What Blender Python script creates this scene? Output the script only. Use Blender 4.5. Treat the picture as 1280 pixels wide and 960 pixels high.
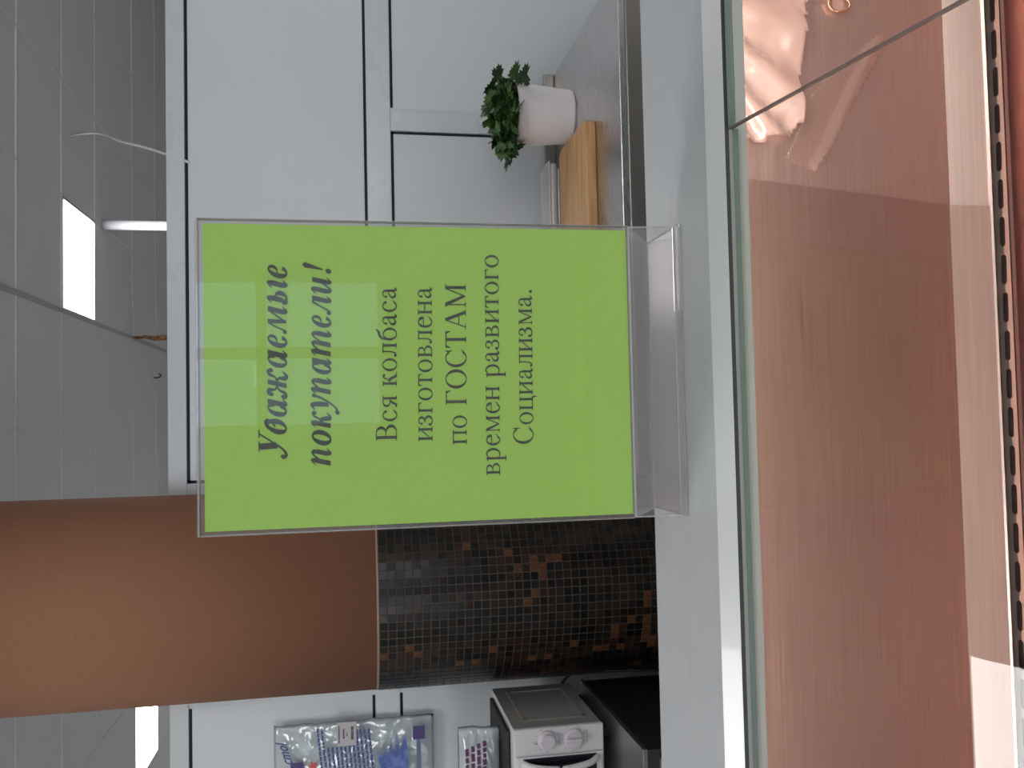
import bpy, bmesh, math, random
from math import sin, cos, pi, radians, tan, sqrt, atan2
from mathutils import Vector, Matrix, noise
random.seed(7)
S = bpy.context.scene
C = S.collection
for o in list(bpy.data.objects):
    bpy.data.objects.remove(o)

# ------------------------------------------------------------------ camera
pitch, yaw, roll = radians(10.4), radians(2.35), radians(0.85)
F = Vector((sin(yaw)*cos(pitch), cos(yaw)*cos(pitch), -sin(pitch)))
R = Vector((cos(yaw), -sin(yaw), 0)); U = R.cross(F)
R = (R*cos(roll) - U*sin(roll)); U = R.cross(F)
cam = bpy.data.objects.new('camera', bpy.data.cameras.new('camera')); C.objects.link(cam)
cam.data.sensor_width = 36; cam.data.lens = 36*1100/1280; cam.data.clip_start = 0.02
M = Matrix((( -U.x, R.x, -F.x, 0), (-U.y, R.y, -F.y, 0), (-U.z, R.z, -F.z, 1.5), (0,0,0,1)))
cam.matrix_world = M          # phone held on its side: the picture's left is up
S.camera = cam

# ------------------------------------------------------------------ world, light, exposure
w = bpy.data.worlds.new('sky'); S.world = w; w.use_nodes = True
w.node_tree.nodes['Background'].inputs[0].default_value = (0.62, 0.75, 0.95, 1)
w.node_tree.nodes['Background'].inputs[1].default_value = 0.5
S.view_settings.view_transform = 'Standard'; S.view_settings.look = 'None'
S.view_settings.gamma = 1; S.view_settings.use_curve_mapping = False
S.view_settings.exposure = 1.46
WINDOWS = [(-3.2, -1.2, 0.95, 2.35, 18), (-0.05, 0.80, 1.30, 2.35, 0), (1.40, 3.2, 0.95, 2.35, 18)]   # x0,x1,z0,z1,watts; lit side pair added as frontal fill, clear of the sign's reflection
LAMP_WHITE = 5.5
LAMP_CASE = 19.0
for k, (x0, x1, z0, z1, pw) in enumerate(WINDOWS):
    if not pw: continue
    l = bpy.data.lights.new('daylight_fill', 'AREA'); l.shape = 'RECTANGLE'
    l.size = x1-x0; l.size_y = z1-z0; l.energy = pw; l.color = (0.97, 0.98, 1.0)
    o = bpy.data.objects.new('daylight_fill', l); C.objects.link(o)
    o.location = ((x0+x1)/2, -3.58, (z0+z1)/2); o.rotation_euler = (radians(90), 0, 0)

# ------------------------------------------------------------------ helpers
def lin(r, g, b):
    f = lambda c: (c/255/12.92) if c/255 <= .04045 else ((c/255+.055)/1.055)**2.4
    return (f(r), f(g), f(b), 1)
def mat(name, col, rough=.5, metal=0, emit=0, ecol=None, coat=0, spec=.5, alpha=1, ior=1.45):
    m = bpy.data.materials.new(name); m.use_nodes = True
    b = m.node_tree.nodes['Principled BSDF']
    b.inputs['Base Color'].default_value = col; b.inputs['Roughness'].default_value = rough
    b.inputs['Metallic'].default_value = metal; b.inputs['Coat Weight'].default_value = coat
    b.inputs['Specular IOR Level'].default_value = spec; b.inputs['Alpha'].default_value = alpha
    if emit:
        b.inputs['Emission Color'].default_value = ecol or col; b.inputs['Emission Strength'].default_value = emit
    return m
def N(m, t, **kw):
    n = m.node_tree.nodes.new(t)
    for k, v in kw.items(): setattr(n, k, v)
    return n
def L(m, a, b): m.node_tree.links.new(a, b)
def vary(m, scale=(1,1,1), nscale=8, c1=None, c2=None, rough=None, bump=0, detail=4, bdist=.001):
    """stretch noise in object space: colour, roughness and fine relief"""
    b = m.node_tree.nodes['Principled BSDF']
    tc = N(m, 'ShaderNodeTexCoord'); mp = N(m, 'ShaderNodeMapping'); mp.inputs['Scale'].default_value = scale
    nz = N(m, 'ShaderNodeTexNoise'); nz.inputs['Scale'].default_value = nscale; nz.inputs['Detail'].default_value = detail
    L(m, tc.outputs['Object'], mp.inputs[0]); L(m, mp.outputs[0], nz.inputs['Vector'])
    if c1:
        cr = N(m, 'ShaderNodeValToRGB'); cr.color_ramp.elements[0].color = c1; cr.color_ramp.elements[1].color = c2
        cr.color_ramp.elements[0].position = .3; cr.color_ramp.elements[1].position = .7
        L(m, nz.outputs[0], cr.inputs[0]); L(m, cr.outputs[0], b.inputs['Base Color'])
    if rough:
        mr = N(m, 'ShaderNodeMapRange'); mr.inputs['From Min'].default_value = .3; mr.inputs['From Max'].default_value = .7
        mr.inputs['To Min'].default_value = rough[0]; mr.inputs['To Max'].default_value = rough[1]
        L(m, nz.outputs[0], mr.inputs[0]); L(m, mr.outputs[0], b.inputs['Roughness'])
    if bump:
        bp = N(m, 'ShaderNodeBump'); bp.inputs['Strength'].default_value = bump; bp.inputs['Distance'].default_value = bdist
        L(m, nz.outputs[0], bp.inputs['Height']); L(m, bp.outputs[0], b.inputs['Normal'])
    return m
def clear(name, tint, base=.04, gl_rough=.0, haze=0, hazecol=(.8,.8,.8,1), power=5):
    """thin sheet of glass or acrylic: see-through, mirror reflection rising at grazing angles"""
    m = bpy.data.materials.new(name); m.use_nodes = True; nt = m.node_tree; nt.nodes.clear()
    out = N(m, 'ShaderNodeOutputMaterial'); tr = N(m, 'ShaderNodeBsdfTransparent'); tr.inputs[0].default_value = tint
    gl = N(m, 'ShaderNodeBsdfGlossy'); gl.inputs['Roughness'].default_value = gl_rough
    lw = N(m, 'ShaderNodeLayerWeight'); lw.inputs[0].default_value = .5
    pw = N(m, 'ShaderNodeMath', operation='POWER'); pw.inputs[1].default_value = power
    mu = N(m, 'ShaderNodeMath', operation='MULTIPLY_ADD'); mu.inputs[1].default_value = 1-base; mu.inputs[2].default_value = base
    L(m, lw.outputs['Facing'], pw.inputs[0]); L(m, pw.outputs[0], mu.inputs[0])
    mx = N(m, 'ShaderNodeMixShader'); L(m, mu.outputs[0], mx.inputs[0])
    src = tr
    if haze:
        df = N(m, 'ShaderNodeBsdfDiffuse'); df.inputs[0].default_value = hazecol
        m2 = N(m, 'ShaderNodeMixShader'); m2.inputs[0].default_value = haze
        L(m, tr.outputs[0], m2.inputs[1]); L(m, df.outputs[0], m2.inputs[2]); src = m2
    L(m, src.outputs[0], mx.inputs[1]); L(m, gl.outputs[0], mx.inputs[2]); L(m, mx.outputs[0], out.inputs[0])
    return m

def thing(name, label, cat, loc, group=None):
    o = bpy.data.objects.new(name, None); o.empty_display_size = .05; C.objects.link(o)
    o.location = loc; o['label'] = label; o['category'] = cat
    if group: o['group'] = group
    return o
def wloc(o):
    v = Vector((0,0,0))
    while o: v += Vector(o.location); o = o.parent
    return v
def obj(name, bm, m, parent=None, origin=None, smooth=False, label=None):
    """bm is built in world metres; the object's origin goes to `origin`"""
    base = wloc(parent) if parent else Vector((0,0,0))
    org = Vector(origin) if origin is not None else base
    bmesh.ops.translate(bm, verts=bm.verts, vec=-org)
    me = bpy.data.meshes.new(name); bm.to_mesh(me); bm.free()
    for mm in (m if isinstance(m, (list, tuple)) else [m]): me.materials.append(mm)
    if smooth:
        for p in me.polygons: p.use_smooth = True
    o = bpy.data.objects.new(name, me); C.objects.link(o); o.parent = parent; o.location = org-base
    if label: o['label'] = label
    return o
def tag(o, label, cat, group=None):
    o['label'] = label; o['category'] = cat
    if group: o['group'] = group
    return o
def struct(o): o['kind'] = 'structure'; return o
def place(name, me, parent, loc, scale=None, rot=None):
    o = bpy.data.objects.new(name, me); C.objects.link(o); o.parent = parent
    o.location = Vector(loc)-(wloc(parent) if parent else Vector((0,0,0)))
    if scale: o.scale = scale
    if rot: o.rotation_euler = rot
    return o
def box(bm, x0, x1, y0, y1, z0, z1, bev=0):
    r = bmesh.ops.create_cube(bm, size=1)
    v = r['verts']
    bmesh.ops.scale(bm, verts=v, vec=(x1-x0, y1-y0, z1-z0))
    bmesh.ops.translate(bm, verts=v, vec=((x0+x1)/2, (y0+y1)/2, (z0+z1)/2))
    if bev:
        es = list({e for q in v for e in q.link_edges})
        bmesh.ops.bevel(bm, geom=es, offset=bev, segments=2, affect='EDGES', profile=.5)
    return bm
def B(*a, **k): return box(bmesh.new(), *a, **k)
def prism(bm, prof, x0, x1):
    """closed (y,z) profile extruded along x"""
    a = [bm.verts.new((x0, y, z)) for y, z in prof]; b = [bm.verts.new((x1, y, z)) for y, z in prof]
    n = len(prof)
    bm.faces.new(a); bm.faces.new(b[::-1])
    for i in range(n): bm.faces.new((a[i], b[i], b[(i+1)%n], a[(i+1)%n]))
    bmesh.ops.recalc_face_normals(bm, faces=bm.faces[:]); return bm
def tube(bm, pts, r, seg=10, caps=True):
    pts = [Vector(p) for p in pts]; rings = []
    rr = r if isinstance(r, (list, tuple)) else [r]*len(pts)
    for i, p in enumerate(pts):
        d = (pts[min(i+1, len(pts)-1)]-pts[max(i-1, 0)]).normalized()
        a = d.cross(Vector((0,0,1)));
        if a.length < .05: a = d.cross(Vector((1,0,0)))
        a.normalize(); b = d.cross(a)
        rings.append([bm.verts.new(p+(a*cos(2*pi*k/seg)+b*sin(2*pi*k/seg))*rr[i]) for k in range(seg)])
    for i in range(len(rings)-1):
        for k in range(seg):
            bm.faces.new((rings[i][k], rings[i][(k+1)%seg], rings[i+1][(k+1)%seg], rings[i+1][k]))
    if caps: bm.faces.new(rings[0][::-1]); bm.faces.new(rings[-1])
    return bm
def lathe(bm, prof, c, seg=40, axis='Z'):
    rings = []
    for r, h in prof:
        ring = []
        for k in range(seg):
            a = 2*pi*k/seg; q = (r*cos(a), r*sin(a), h)
            if axis == 'Y': q = (q[0], -h, q[1])
            if axis == 'X': q = (h, q[0], q[1])
            ring.append(bm.verts.new(Vector(c)+Vector(q)))
        rings.append(ring)
    for i in range(len(rings)-1):
        for k in range(seg):
            bm.faces.new((rings[i][k], rings[i][(k+1)%seg], rings[i+1][(k+1)%seg], rings[i+1][k]))
    bm.faces.new(rings[0][::-1]); bm.faces.new(rings[-1])
    bmesh.ops.recalc_face_normals(bm, faces=bm.faces[:]); return bm
def smooth_line(pts, n=6):
    out = []
    P = [Vector(p) for p in pts]
    for i in range(len(P)-1):
        p0 = P[max(i-1,0)]; p1 = P[i]; p2 = P[i+1]; p3 = P[min(i+2, len(P)-1)]
        for k in range(n):
            t = k/n
            out.append(.5*((2*p1)+(p2-p0)*t+(2*p0-5*p1+4*p2-p3)*t*t+(3*p1-p0-3*p2+p3)*t**3))
    out.append(P[-1]); return out

# ------------------------------------------------------------------ materials
M_ceil = vary(mat('ceiling_board', lin(176,175,172), .85), nscale=60, c1=lin(228,230,234), c2=lin(234,236,240), bump=.2)
M_grid = mat('grid_metal', lin(190,190,188), .5)
M_grout = mat('joint_dark', lin(110,108,105), .9)
M_panel = vary(mat('white_panel', lin(203,208,213), .42), nscale=3, c1=lin(200,206,212), c2=lin(207,210,213))
M_alu = vary(mat('white_profile', lin(196,200,203), .28), scale=(1,1,1), nscale=5, rough=(.24,.34))
M_gasket = mat('black_gasket', lin(22,24,28), .7)
M_wall = vary(mat('wall_paint', lin(190,188,182), .8), nscale=5, c1=lin(186,184,178), c2=lin(194,192,187))
M_floor = vary(mat('floor_tile', lin(190,186,180), .4), nscale=4, c1=lin(190,190,190), c2=lin(204,204,204))
M_brown = vary(mat('brown_paint', lin(128,92,72), .8), nscale=220, c1=lin(131,87,63), c2=lin(141,95,70), bump=.3)
M_tgrout = mat('mosaic_grout', lin(74,66,60), .9)
def mosaic(name, c, r): return vary(mat(name, c, r, spec=.35), scale=(14,14,1.5), nscale=30, c1=tuple(x*.2 for x in c[:3])+(1,), c2=c, bump=.3)
M_mos = [mosaic('mosaic_black', lin(16,13,11), .3), mosaic('mosaic_dark_brown', lin(34,24,18), .3),
         mosaic('mosaic_brown', lin(56,36,24), .3), mosaic('mosaic_grey', lin(38,34,32), .3), mosaic('mosaic_bronze', lin(112,72,46), .3)]
M_ledge = vary(mat('grey_enamel', lin(170,173,175), .38), scale=(1,6,6), nscale=20, c1=lin(166,169,172), c2=lin(174,177,179), rough=(.32,.42))
M_lip = mat('white_lip', lin(190,191,192), .3, coat=.2)
M_flange = mat('grey_flange', lin(186,192,188), .45)
def steel(name, col, r0, r1, sc): return vary(mat(name, col, .3, metal=1), scale=sc, nscale=14, rough=(r0, r1), bump=.03, bdist=.0003, detail=3)
M_steel = steel('brushed_steel', lin(206,204,203), .22, .34, (2, 60, 60))
M_steel_d = steel('dull_steel', lin(166,160,154), .3, .42, (3, 40, 40))
def case_steel(name, c1, c2, r0, r1):
    return vary(mat(name, c1, .3, metal=1), scale=(.6, 30, 60), nscale=10, c1=c1, c2=c2, rough=(r0, r1), detail=6)
M_case = case_steel('case_steel', lin(208,192,182), lin(222,208,200), .33, .40)
M_case2 = case_steel('case_steel_reflected', lin(218,208,202), lin(232,222,216), .37, .46)  # right sheet: reflected room lights put into a whiter base colour
M_deck = steel('deck_steel_red_reflection', lin(128,92,86), .3, .45, (1.0, 60, 60))  # red reflections of the meat lighting put into the steel's base colour
M_grille = mat('grille_steel', lin(186,168,160), .45, metal=.35)
M_dark = mat('dark_void', lin(30,24,22), .8)
M_glass = clear('case_glass', (.90,.95,.93,1), .045)
M_gedge = mat('glass_edge', lin(112,134,128), .2)
M_seal = mat('dark_seal', lin(66,70,70), .5)
M_seam = mat('seal_grey', lin(104,92,88), .4)
M_acr = clear('clear_acrylic', (.93,.92,.92,1), .07, haze=.07, hazecol=(.75,.72,.71,1))
M_acr_foot = clear('clear_acrylic_foot', (.93,.92,.92,1), .04, .22, haze=.08, hazecol=(.75,.72,.71,1))
M_acr_edge = clear('acrylic_edge', (.8,.8,.8,1), .25, haze=.35, hazecol=(.8,.79,.78,1))
M_front = clear('acrylic_front', (.97,.98,.97,1), .045, haze=.02)
M_paper = vary(mat('green_paper', lin(149,199,62), .6), nscale=3, c1=lin(150,194,68), c2=lin(154,198,74))
M_ink = mat('black_ink', lin(24,38,18), .6)
M_pot = mat('white_pot', lin(240,234,236), .35)
M_soil = vary(mat('soil', lin(40,28,20), .95), nscale=90, bump=.8)
M_leaf = [vary(mat('leaf_%s' % n, c, .5), nscale=40, c1=tuple(x*.7 for x in c[:3])+(1,), c2=c) for n, c in
          (('dark', lin(38,68,30)), ('mid', lin(56,92,40)), ('light', lin(78,116,52)))]
M_wood = mat('board_wood', lin(196,146,96), .45)
def woodgrain(m):
    b = m.node_tree.nodes['Principled BSDF']
    tc = N(m, 'ShaderNodeTexCoord'); mp = N(m, 'ShaderNodeMapping'); mp.inputs['Scale'].default_value = (1.2, 14, 14)
    nz = N(m, 'ShaderNodeTexNoise'); nz.inputs['Scale'].default_value = 3; nz.inputs['Detail'].default_value = 5; nz.inputs['Distortion'].default_value = .6
    cr = N(m, 'ShaderNodeValToRGB')
    cr.color_ramp.elements[0].color = lin(186,134,84); cr.color_ramp.elements[0].position = .32
    cr.color_ramp.elements[1].color = lin(214,168,116); cr.color_ramp.elements[1].position = .56
    L(m, tc.outputs['Object'], mp.inputs[0]); L(m, mp.outputs[0], nz.inputs['Vector']); L(m, nz.outputs[0], cr.inputs[0]); L(m, cr.outputs[0], b.inputs['Base Color'])
woodgrain(M_wood)
M_tub = clear('tub_plastic', (.86,.86,.85,1), .08, .15, haze=.6, hazecol=(.82,.81,.80,1))
M_mw = mat('white_enamel', lin(214,210,214), .3)
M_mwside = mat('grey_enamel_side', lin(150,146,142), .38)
M_mwdark = mat('black_door_glass', lin(22,16,30), .12)
M_knob = mat('knob_plastic', lin(205,198,204), .35)
M_print = mat('grey_print', lin(120,115,125), .5)
M_film = clear('clear_film', (.93,.9,.88,1), .06, .12, haze=.06, hazecol=(.85,.82,.8,1), power=3)
M_wrap = clear('crumpled_wrap', (.8,.76,.74,1), .10, .18, haze=.34, hazecol=(.9,.84,.8,1), power=3)
M_bag = clear('bag_film', (.9,.93,.95,1), .12, .1, haze=.45, hazecol=(.75,.82,.84,1), power=3)
M_blue = mat('blue_print', lin(48,62,128), .4); M_purple = mat('purple_print', lin(60,40,110), .4)
M_sky = vary(mat('blue_glove', lin(70,98,170), .4), nscale=60, c1=lin(48,74,150), c2=lin(104,130,190))
M_red = mat('red_print', lin(190,72,70), .4); M_white = mat('white_print', lin(205,210,215), .5)
M_plum = mat('plum_print', lin(96,44,84), .4); M_green = mat('green_print', lin(120,160,130), .5)
M_label = mat('paper_label', lin(186,180,182), .6)
M_wire = mat('white_wire', lin(215,215,215), .5); M_pipe = mat('white_pipe', lin(206,206,214), .4)
M_rust = vary(mat('brown_strip', lin(140,100,64), .8), nscale=60, c1=lin(70,48,34), c2=lin(186,140,92))
M_black = mat('black_rubber', lin(20,19,21), .6)
M_lamp = mat('lamp_white', (1,1,1,1), .5, emit=LAMP_WHITE, ecol=(1,.99,.97,1))
M_lampcase = mat('lamp_meat', (1,.7,.6,1), .5, emit=LAMP_CASE, ecol=(1,.60,.50,1))
M_ring = mat('ring_metal', lin(225,190,160), .25, metal=1)

# ------------------------------------------------------------------ the room
XW0, XW1, YB, YF, HC = -3.6, 3.6, -3.7, 7.6, 2.94
struct(obj('floor', B(XW0, XW1, YB, YF, -.08, 0), M_floor))
struct(obj('wall_left', B(XW0-.1, XW0, YB, YF, 0, 3.1), M_wall))
struct(obj('wall_right', B(XW1, XW1+.1, YB, YF, 0, 3.1), M_wall))
struct(obj('wall_far', B(XW0-.1, XW1+.1, YF, YF+.1, 0, 3.1), M_wall))
# shop-front wall behind the camera with its windows; the two lit side ones are added fill
bm = bmesh.new(); xs = sorted([XW0-.1, XW1+.1]+[w_[0] for w_ in WINDOWS]+[w_[1] for w_ in WINDOWS])
for a, b in zip(xs, xs[1:]):
    hit = [w_ for w_ in WINDOWS if abs(w_[0]-a) < 1e-6]
    if hit: box(bm, a, b, YB-.15, YB, 0, hit[0][2]); box(bm, a, b, YB-.15, YB, hit[0][3], 3.1)
    else: box(bm, a, b, YB-.15, YB, 0, 3.1)
struct(obj('wall_front', bm, M_wall))
for k, (x0, x1, z0, z1, _) in enumerate(WINDOWS):
    bm = bmesh.new(); t = .05
    for q in ((x0, x0+t, z0, z1), (x1-t, x1, z0, z1), (x0, x1, z0, z0+t), (x0, x1, z1-t, z1),
              ((x0+x1)/2-.03, (x0+x1)/2+.03, z0, z1), (x0, x1, z1-.42, z1-.37)):
        box(bm, q[0], q[1], YB+.13, YB+.18, q[2], q[3])
    wn = struct(obj('window_%d' % (k+1), bm, M_alu, origin=((x0+x1)/2, YB+.15, z0)))
    obj('pane', B(x0, x1, YB-.10, YB-.09, z0, z1), M_glass, wn)

# suspended ceiling: backing, grid bars and one board per cell
ceil = struct(obj('ceiling', B(XW0-.1, XW1+.1, YB-.15, YF+.1, HC+.03, HC+.10), M_grout))
XG = [-3.6+.6*i for i in range(13)]
XG = [x+.005 for x in XG]
YG = [-3.7, -3.32]+[-2.72+.6*i for i in range(12)]+[4.18, 4.80, 5.40, 6.29, 7.0, 7.6]
lamps = {(4,8):0, (7,14):0, (2,16):0, (4,2):0, (8,2):0, (0,8):0, (10,11):0, (2,11):0}
lamps = {}
def cell(x, y):
    i = max(k for k in range(len(XG)-1) if XG[k] <= x); j = max(k for k in range(len(YG)-1) if YG[k] <= y); return (i, j)
LP = [(.9, 5.1, 'lit square ceiling panel above the white partition'), (-2.1, 6.6, 'lit ceiling panel showing left of the brown column'),
      (-.9, 1.2, 'lit ceiling panel above the display counter, mirrored in its glass'), (-.9, -1.5, 'lit ceiling panel behind the camera on the left'),
      (1.5, -1.5, 'lit ceiling panel behind the camera on the right'), (2.7, 2.1, 'lit ceiling panel over the right end of the shop'), (-2.7, 2.7, 'lit ceiling panel over the left end of the shop')]
lampcells = {cell(x, y): lb for x, y, lb in LP}
me_t = bpy.data.meshes.new('ceiling_tile'); bm = B(-.5, .5, -.5, .5, 0, .02); bm.to_mesh(me_t); bm.free(); me_t.materials.append(M_ceil)
for i in range(len(XG)-1):
    for j in range(len(YG)-1):
        x0, x1, y0, y1 = XG[i], XG[i+1], YG[j], YG[j+1]
        if (i, j) in lampcells:
            t = thing('ceiling_light', lampcells[(i, j)], 'light', ((x0+x1)/2, (y0+y1)/2, HC-.004), 'recessed ceiling light panels')
            fr = bmesh.new()
            for q in ((x0+.007, x0+.02, y0+.007, y1-.007), (x1-.02, x1-.007, y0+.007, y1-.007), (x0+.02, x1-.02, y0+.007, y0+.02), (x0+.02, x1-.02, y1-.02, y1-.007)):
                box(fr, q[0], q[1], q[2], q[3], HC-.002, HC+.02)
            obj('frame', fr, M_grid, t)
            obj('diffuser', B(x0+.02, x1-.02, y0+.02, y1-.02, HC+.002, HC+.014), M_lamp, t)
            continue
        o = place('ceiling_tile', me_t, ceil, ((x0+x1)/2, (y0+y1)/2, HC+.002+random.uniform(0, .0035)), (x1-x0-.007, y1-y0-.007, 1))
for x in XG[:]: obj('grid_bar', B(x-.0035+(.000), x+.0035, YB, YF, HC-.001, HC+.006), M_grid if abs(x-.605) < .02 or x < -.5 and x > -.7 else M_ceil, ceil)
obj('grid_bar', B(.595, .618, YB, YF, HC-.004, HC+.004), M_grid, ceil)
for y in YG: obj('grid_bar', B(XW0, XW1, y-.003, y+.003, HC-.001, HC+.006), M_ceil, ceil)

# white partition of aluminium profiles and panels, lower than the ceiling
WY = 2.80; WT = 2.044
part = struct(obj('wall_back', B(-3.55, 3.55, WY+.03, WY+.045, .05, WT-.01), M_panel))
def panel(x0, x1, z0, z1, black='tblr'):
    """an infill panel with a dark rubber joint on the sides named in `black`"""
    g = .009
    obj('panel', B(x0+g, x1-g, WY+.006, WY+.03, z0+g, z1-g, bev=.001), M_panel, part)
    bm = bmesh.new(); s = {'t': (x0, x1, z1-g, z1), 'b': (x0, x1, z0, z0+g), 'l': (x0, x0+g, z0, z1), 'r': (x1-g, x1, z0, z1)}
    bw = bmesh.new(); nb = nw = 0
    for k, q in s.items():
        if k in black: box(bm, q[0], q[1], WY+.010, WY+.029, q[2], q[3]); nb += 1
        else: box(bw, q[0], q[1], WY+.004, WY+.029, q[2], q[3]); nw += 1
    if nb: obj('gasket', bm, M_gasket, part)
    else: bm.free()
    if nw: obj('bead', bw, M_alu, part)
    else: bw.free()
Z1, Z2, Z3 = 1.990, 1.438, 1.362   # under top rail, above middle rail, below it
def bar(name, x0, x1, z0, z1): obj(name, B(x0, x1, WY, WY+.045, z0, z1, bev=.002), M_alu, part)
bar('rail', -.21, 3.55, Z1, WT); bar('rail', -3.55, -.80, Z1, WT)
bar('rail', -.21, 3.55, Z3, Z2); bar('rail', -3.55, -.80, Z3, Z2)
bar('rail', -.21, 3.55, 0, .08); bar('rail', -3.55, -.80, 0, .08)
bar('mullion', -.24, -.172, .08, Z3); bar('mullion', -.24, -.172, Z2, Z1)
bar('mullion', .932, .998, .08, Z3)
bar('mullion', 2.10, 2.166, .08, Z3); bar('mullion', 2.10, 2.166, Z2, Z1)
panel(-.172, 2.10, Z2, Z1, 'tblr'); panel(2.166, 3.55, Z2, Z1)
panel(-.172, .932, .08, Z3, 'tr'); panel(.998, 2.10, .08, Z3, 't'); panel(2.166, 3.55, .08, Z3)
panel(-2.05, -.835, Z2, Z1, 'tb'); panel(-2.05, -.835, .08, Z3, 't')
bar('mullion', -.835, -.800, .08, Z3); bar('mullion', -.835, -.800, Z2, Z1)
bar('mullion', -2.12, -2.05, .08, Z3); bar('mullion', -2.12, -2.05, Z2, Z1)
panel(-3.55, -2.12, Z2, Z1); panel(-3.55, -2.12, .08, Z3)

# round column, brown above, mosaic below
CX, CY, CR = -.502, 2.755, .2995
MZ = 1.436
col = struct(obj('column', lathe(bmesh.new(), [(CR, MZ), (CR, HC+.02)], (CX, CY, 0), 96), M_brown, origin=(CX, CY, 0), smooth=True))
col['label'] = 'round brown painted column with a dark glass mosaic lower half'; col['category'] = 'column'
obj('grout_core', lathe(bmesh.new(), [(CR+.0008, 0), (CR+.0008, MZ)], (CX, CY, 0), 96), M_tgrout, col, smooth=True)
obj('trim_ring', lathe(bmesh.new(), [(CR+.0012, MZ-.003), (CR+.0012, MZ+.002)], (CX, CY, 0), 96), mat('pale_trim', lin(150,120,100), .5), col)
NT = 80; pz = .0236; ts = .0208
me_m = bpy.data.meshes.new('mosaic_tile'); bm = B(-ts/2, ts/2, -.0022, .0035, -ts/2, ts/2, bev=.0006); bm.to_mesh(me_m); bm.free()
me_m.materials.append(M_mos[0])
me_ms = []
for k in range(5):
    q = me_m.copy(); q.materials.clear(); q.materials.append(M_mos[k]); me_ms.append(q)
cells = []
nr = int(MZ/pz)
for j in range(nr):
    for i in range(NT):
        a = 2*pi*(i+.5)/NT; z = MZ-.004-pz*(j+.5)
        cells.append((a, z))
def pick(a, z):
    n = noise.noise(Vector((a*3.0, z*3.5, 2.0)))+.25*noise.noise(Vector((a*12, z*14, 5)))
    r = random.random()
    if n > .15 and r < .16: return 4
    if n > .02 and r < .55: return 2
    return random.choice([0, 0, 1, 1, 3, 0])
vis = sorted(range(len(cells)), key=lambda k: (Vector((CX+CR*cos(cells[k][0]), CY+CR*sin(cells[k][0]), cells[k][1]))-Vector((-.16, .9, 1.25))).length
             + (0 if -2.75 < cells[k][0]-2*pi < -1.35 and cells[k][1] > .6 else 5))
single = set(vis[:300]); rest = [bmesh.new() for _ in range(5)]
for k, (a, z) in enumerate(cells):
    p = pick(a, z); loc = Vector((CX+CR*cos(a), CY+CR*sin(a), z)); tilt = random.uniform(-.03, .03)
    rz = a+pi/2; tx = random.uniform(-.03, .03)
    if k in single:
        place('mosaic_tile', me_ms[p], col, loc, rot=(tx, 0, rz+tilt))
    elif loc.y < 2.86:
        Mx = Matrix.Translation(loc) @ Matrix.Rotation(rz+tilt, 4, 'Z') @ Matrix.Rotation(tx, 4, 'X')
        c = [Mx @ Vector(q) for q in ((-ts/2, -.0022, -ts/2), (ts/2, -.0022, -ts/2), (ts/2, -.0022, ts/2), (-ts/2, -.0022, ts/2),
                                      (-ts/2, .004, -ts/2), (ts/2, .004, -ts/2), (ts/2, .004, ts/2), (-ts/2, .004, ts/2))]
        v = [rest[p].verts.new(q) for q in c]
        for f in ((0,1,2,3), (0,4,5,1), (1,5,6,2), (2,6,7,3), (3,7,4,0)): rest[p].faces.new([v[q] for q in f])
# flip of local -y : front of a tile points outwards
join = bmesh.new()
for p in range(5):
    me = bpy.data.meshes.new('t'); rest[p].to_mesh(me); rest[p].free()
    n0 = len(join.faces); join.from_mesh(me); join.faces.ensure_lookup_table()
    for f in join.faces[n0:]: f.material_index = p
    bpy.data.meshes.remove(me)
o = obj('mosaic_field', join, M_mos, col); o['kind'] = 'stuff'

# things hanging from the ceiling behind the partition
tag(obj('ceiling_pipe', tube(bmesh.new(), [(1.215, 5.56, HC), (1.215, 5.56, .0)], .029, 16), M_pipe, origin=(1.215, 5.56, 0), smooth=True),
    'white vertical pipe coming down from the ceiling beside the lit panel', 'pipe')
wp = smooth_line([(1.557, 4.945, HC), (1.40, 4.40, 2.66), (1.20, 3.86, 2.44), (1.03, 3.38, 2.235), (.84, 2.83, 2.046), (.80, 2.87, 1.9)], 6)
tag(obj('hanging_wire', tube(bmesh.new(), wp, .0045, 6), M_wire, smooth=True), 'thin white wire sagging from the ceiling to the partition top', 'wire')
rp = [(.612, 6.27, HC), (.607, 6.27, 2.90), (.612, 6.26, 2.86), (.602, 6.27, 2.80), (.606, 6.26, 2.74), (.600, 6.27, 2.6), (.6, 6.27, 2.4)]
tag(obj('hanging_strip', tube(bmesh.new(), rp, [.006, .014, .012, .018, .02, .024, .02], 6), M_rust), 'ragged brown strip hanging from a ceiling joint', 'strip')
tag(obj('ceiling_hook', tube(bmesh.new(), smooth_line([(.37, 6.9, HC), (.37, 6.9, 2.905), (.385, 6.9, 2.885), (.40, 6.9, 2.90)], 4), .005, 6), M_black),
    'small dark wire hook under the ceiling above the partition', 'hook')

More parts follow.
